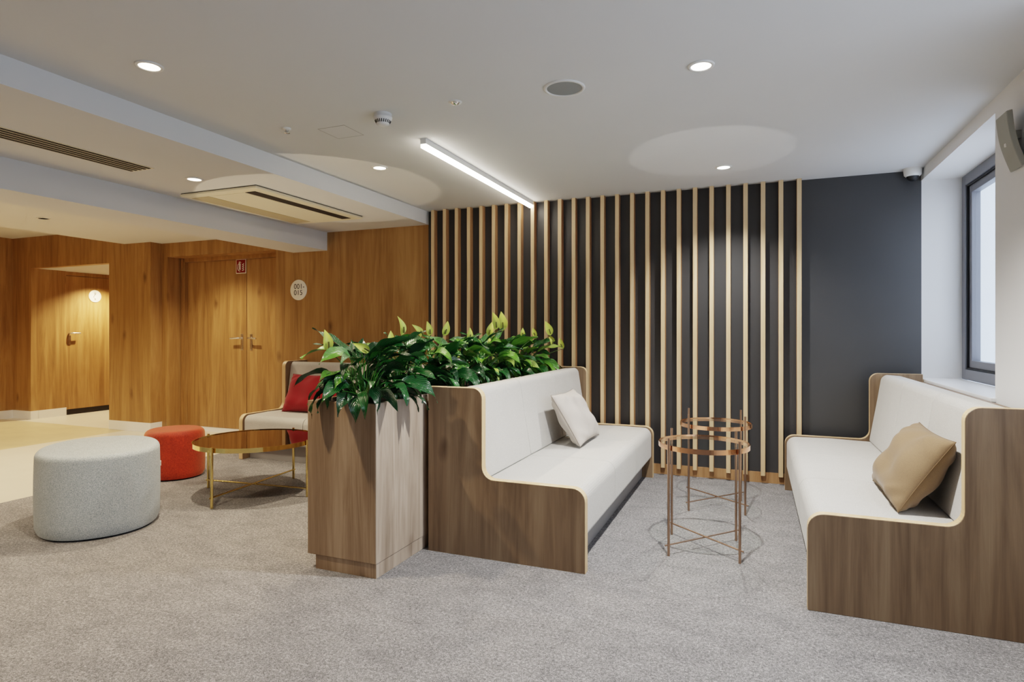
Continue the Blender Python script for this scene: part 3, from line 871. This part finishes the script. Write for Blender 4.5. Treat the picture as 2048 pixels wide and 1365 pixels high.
# smoke detector
t = thing("smoke_detector", "white round smoke detector with dark slots under the ceiling", "smoke detector", (-1.99, 2.95, ZC))
MB().lathe([(0.050, 0.001), (0.050, -0.018), (0.053, -0.02), (0.052, -0.03), (0.046, -0.04)], n=40).build("body", "plastic", t)
mb = MB()
for k in range(22):
    a = 2 * PI * k / 22
    x, y = 0.042 * math.cos(a), 0.042 * math.sin(a)
    mb.tube([(x * 1.07, y * 1.07, -0.040), (x * 0.88, y * 0.88, -0.056)], 0.0028, 6)
mb.build("slots", "dark_slot", t)
MB().lathe([(0.046, -0.039), (0.036, -0.057)], n=40).build("core", "plastic", t)
MB().lathe([(0.038, -0.056), (0.036, -0.062), (0.022, -0.068), (0.0, -0.069)], n=40).build("cap", "plastic", t)
# small recessed fitting
t = thing("recessed_sprinkler", "small recessed chrome fitting near the ceiling loudspeaker", "sprinkler", (-1.52, 2.945, ZC))
MB().lathe([(0.037, -0.0005), (0.035, -0.004), (0.022, -0.004)], n=32).build("frame", "plastic", t)
MB().lathe([(0.024, -0.003), (0.020, -0.010), (0.012, -0.016), (0, -0.018)], n=24).build("head", "chrome", t)
# sprinkler stub
t = thing("sprinkler", "tiny grey sprinkler head under the ceiling by the access hatch", "sprinkler", (-2.68, 2.935, ZC))
MB().lathe([(0.026, -0.0005), (0.025, -0.007), (0.012, -0.010)], n=28).build("rosette", "plastic", t)
MB().lathe([(0.011, -0.008), (0.009, -0.026), (0.019, -0.028), (0.019, -0.031), (0, -0.034)], n=20).build("head", "steel", t)
# hatch
t = thing("access_hatch", "square flush access panel in the white ceiling", "access panel", (-2.415, 3.12, ZC))
mb = MB()
for a in ((-0.1, -0.097, -0.1, 0.1), (0.097, 0.1, -0.1, 0.1), (-0.1, 0.1, -0.1, -0.097), (-0.1, 0.1, 0.097, 0.1)):
    mb.box(a[0], a[1], a[2], a[3], -0.0012, 0)
mb.build("joint", "plinth", t)
MB().box(-0.096, 0.096, -0.096, 0.096, -0.001, 0).build("panel", "ceil", t)
# linear vent
t = thing("air_vent", "long slotted air vent in the lowered ceiling", "air vent", (-3.93, 2.06, 2.395))
MB().box(-0.112, 0.112, -0.86, 0.86, -0.003, 0).build("frame", "cream_plastic", t)
for k in range(5):
    xx = -0.086 + k * 0.043
    MB().box(xx - 0.011, xx + 0.011, -0.845, 0.845, -0.006, -0.003).build("slot", "dark_slot", t)
# air conditioner cassette
t = thing("air_conditioner", "cream ceiling cassette air conditioner with a dark outlet slot", "air conditioner", (-3.925, 4.21, 2.395))
mb = MB().box(-0.405, 0.405, -0.68, 0.68, -0.026, -0.004)
mb.build("panel", "cream_plastic", t, bevel=0.012, seg=3)
MB().box(-0.395, 0.395, -0.67, 0.67, -0.005, 0).build("gap", "dark_slot", t)
MB().box(0.215, 0.315, -0.60, 0.60, -0.0285, -0.024).build("outlet", "dark_slot", t)
MB().box(-0.36, -0.17, -0.60, 0.60, -0.0285, -0.024).build("intake_grille", "cream_dark", t)
MB().box(-0.13, 0.20, -0.60, 0.60, -0.029, -0.024).build("flap", "cream_plastic", t, bevel=0.002)
# dome camera
t = thing("security_camera", "white dome security camera in the ceiling corner", "camera", (1.125, 5.455, ZC))
MB().lathe([(0.062, 0.001), (0.062, -0.018), (0.058, -0.05), (0.046, -0.062)], n=36).build("body", "plastic", t)
MB().lathe([(0.044, -0.058), (0.038, -0.078), (0.022, -0.092), (0, -0.096)], n=32).build("dome", "black", t)
# wall loudspeaker
t = thing("wall_loudspeaker", "grey curved loudspeaker mounted on the white window wall", "loudspeaker", (XR, 3.645, 2.20))
outer, inner = [], []
for i in range(15):
    q = i / 14
    z = 0.135 - 0.27 * q
    x = -0.076 + 0.060 * q - 0.012 * math.sin(PI * q)
    outer.append((x, z)); inner.append((min(-0.004, x + 0.026), z + 0.006 - 0.003 * q))
prof = outer + inner[::-1]
MB().prism(prof, -0.07, 0.07, "y", 0, 0).build("cabinet", "speaker_grey", t, bevel=0.004, seg=2)
MB().box(-0.045, 0.0, -0.02, 0.02, 0.01, 0.05).build("bracket", "speaker_grey", t)
MB().box(-0.0605, -0.055, -0.010, 0.006, -0.022, -0.006).build("badge", "sign_white", t)

# ------------------------------------------------------------------ signs
t = thing("room_sign", "round white sign reading 001-015 on the oak wall", "sign", (-4.873, YB, 1.757))
o = MB().lathe([(0.118, 0), (0.118, 0.007), (0.114, 0.009), (0, 0.009)], n=56).build("plate", "sign_white", t)
o.rotation_euler = (PI / 2, 0, 0)
text_mesh("lettering", "001-\n015", 0.083, "ink", t, (-0.064, -0.0092, 0.002), (PI / 2, 0, 0), 1.02, 0.86, "LEFT")
t = thing("washroom_sign", "small round white women's washroom sign on the passage door", "sign", (-9.79, 6.459, 1.845))
o = MB().lathe([(0.098, 0), (0.098, 0.006), (0.095, 0.008), (0, 0.008)], n=48).build("plate", "sign_white", t)
o.rotation_euler = (0, PI / 2, 0)
mb = MB()
def line(pts, r=0.0035):
    mb.tube([(0.009, a, b) for a, b in pts], r, 6)
line([(0.0 + 0.012 * math.cos(i * PI / 6), 0.043 + 0.012 * math.sin(i * PI / 6)) for i in range(13)])
line([(0, 0.028), (-0.026, -0.012), (0, -0.045), (0.026, -0.012), (0, 0.028)])
line([(-0.008, -0.034), (-0.008, -0.06)]); line([(0.008, -0.034), (0.008, -0.06)])
mb.build("pictogram", "ink", t)
# fire sign on the door
t = thing("fire_sign", "red fire extinguisher sign with white border on the double door", "sign", (-5.995, 5.77, 2.10))
MB().box(-0.082, 0.082, -0.004, 0, -0.09, 0.09).build("border", "sign_white", t)
MB().box(-0.073, 0.073, -0.0055, -0.003, -0.081, 0.081).build("plate", "sign_red", t)
mb = MB()
mb.tube([(-0.012, -0.0075, -0.045), (-0.012, -0.0075, 0.035)], 0.011, 8)
mb.tube([(-0.030, -0.0075, 0.052), (-0.012, -0.0075, 0.055), (0.004, -0.0075, 0.045)], 0.005, 6)
mb.tube([(-0.018, -0.0075, 0.045), (-0.045, -0.0075, 0.02), (-0.05, -0.0075, -0.03), (-0.035, -0.0075, -0.055), (-0.012, -0.0075, -0.062)], 0.0045, 6)
for k in range(4):
    zz = 0.018 - k * 0.024
    mb.tube([(0.028, -0.0075, zz), (0.042, -0.0075, zz + 0.006), (0.050, -0.0075, zz + 0.018)], 0.007, 6, r1=0.003)
mb.build("pictogram", "sign_white", t)

# ------------------------------------------------------------------ world, camera
wd = bpy.data.worlds.new("World"); scene.world = wd; wd.use_nodes = True
bg = wd.node_tree.nodes["Background"]
bg.inputs["Color"].default_value = (0.72, 0.83, 1.0, 1)
bg.inputs["Strength"].default_value = 4.2

cam = bpy.data.cameras.new("camera"); co = bpy.data.objects.new("camera", cam); COL.objects.link(co)
Fpx = 1207.0
cam.sensor_width = 36.0; cam.sensor_fit = "HORIZONTAL"
cam.lens = 36.0 * Fpx / 2048.0
cam.shift_y = -17.5 / 2048.0
cam.clip_start = 0.05
co.location = (0, 0, 1.27)
co.rotation_euler = (PI / 2, 0, math.atan(486.0 / Fpx))
scene.camera = co

scene.view_settings.view_transform = "Filmic"
scene.view_settings.look = "Medium High Contrast"
scene.view_settings.exposure = 0.05
try:
    scene.cycles.use_denoising = True
    scene.cycles.max_bounces = 8
    scene.cycles.diffuse_bounces = 5
    scene.cycles.sample_clamp_indirect = 8.0
    scene.cycles.caustics_reflective = False
    scene.cycles.caustics_refractive = False
except Exception:
    pass
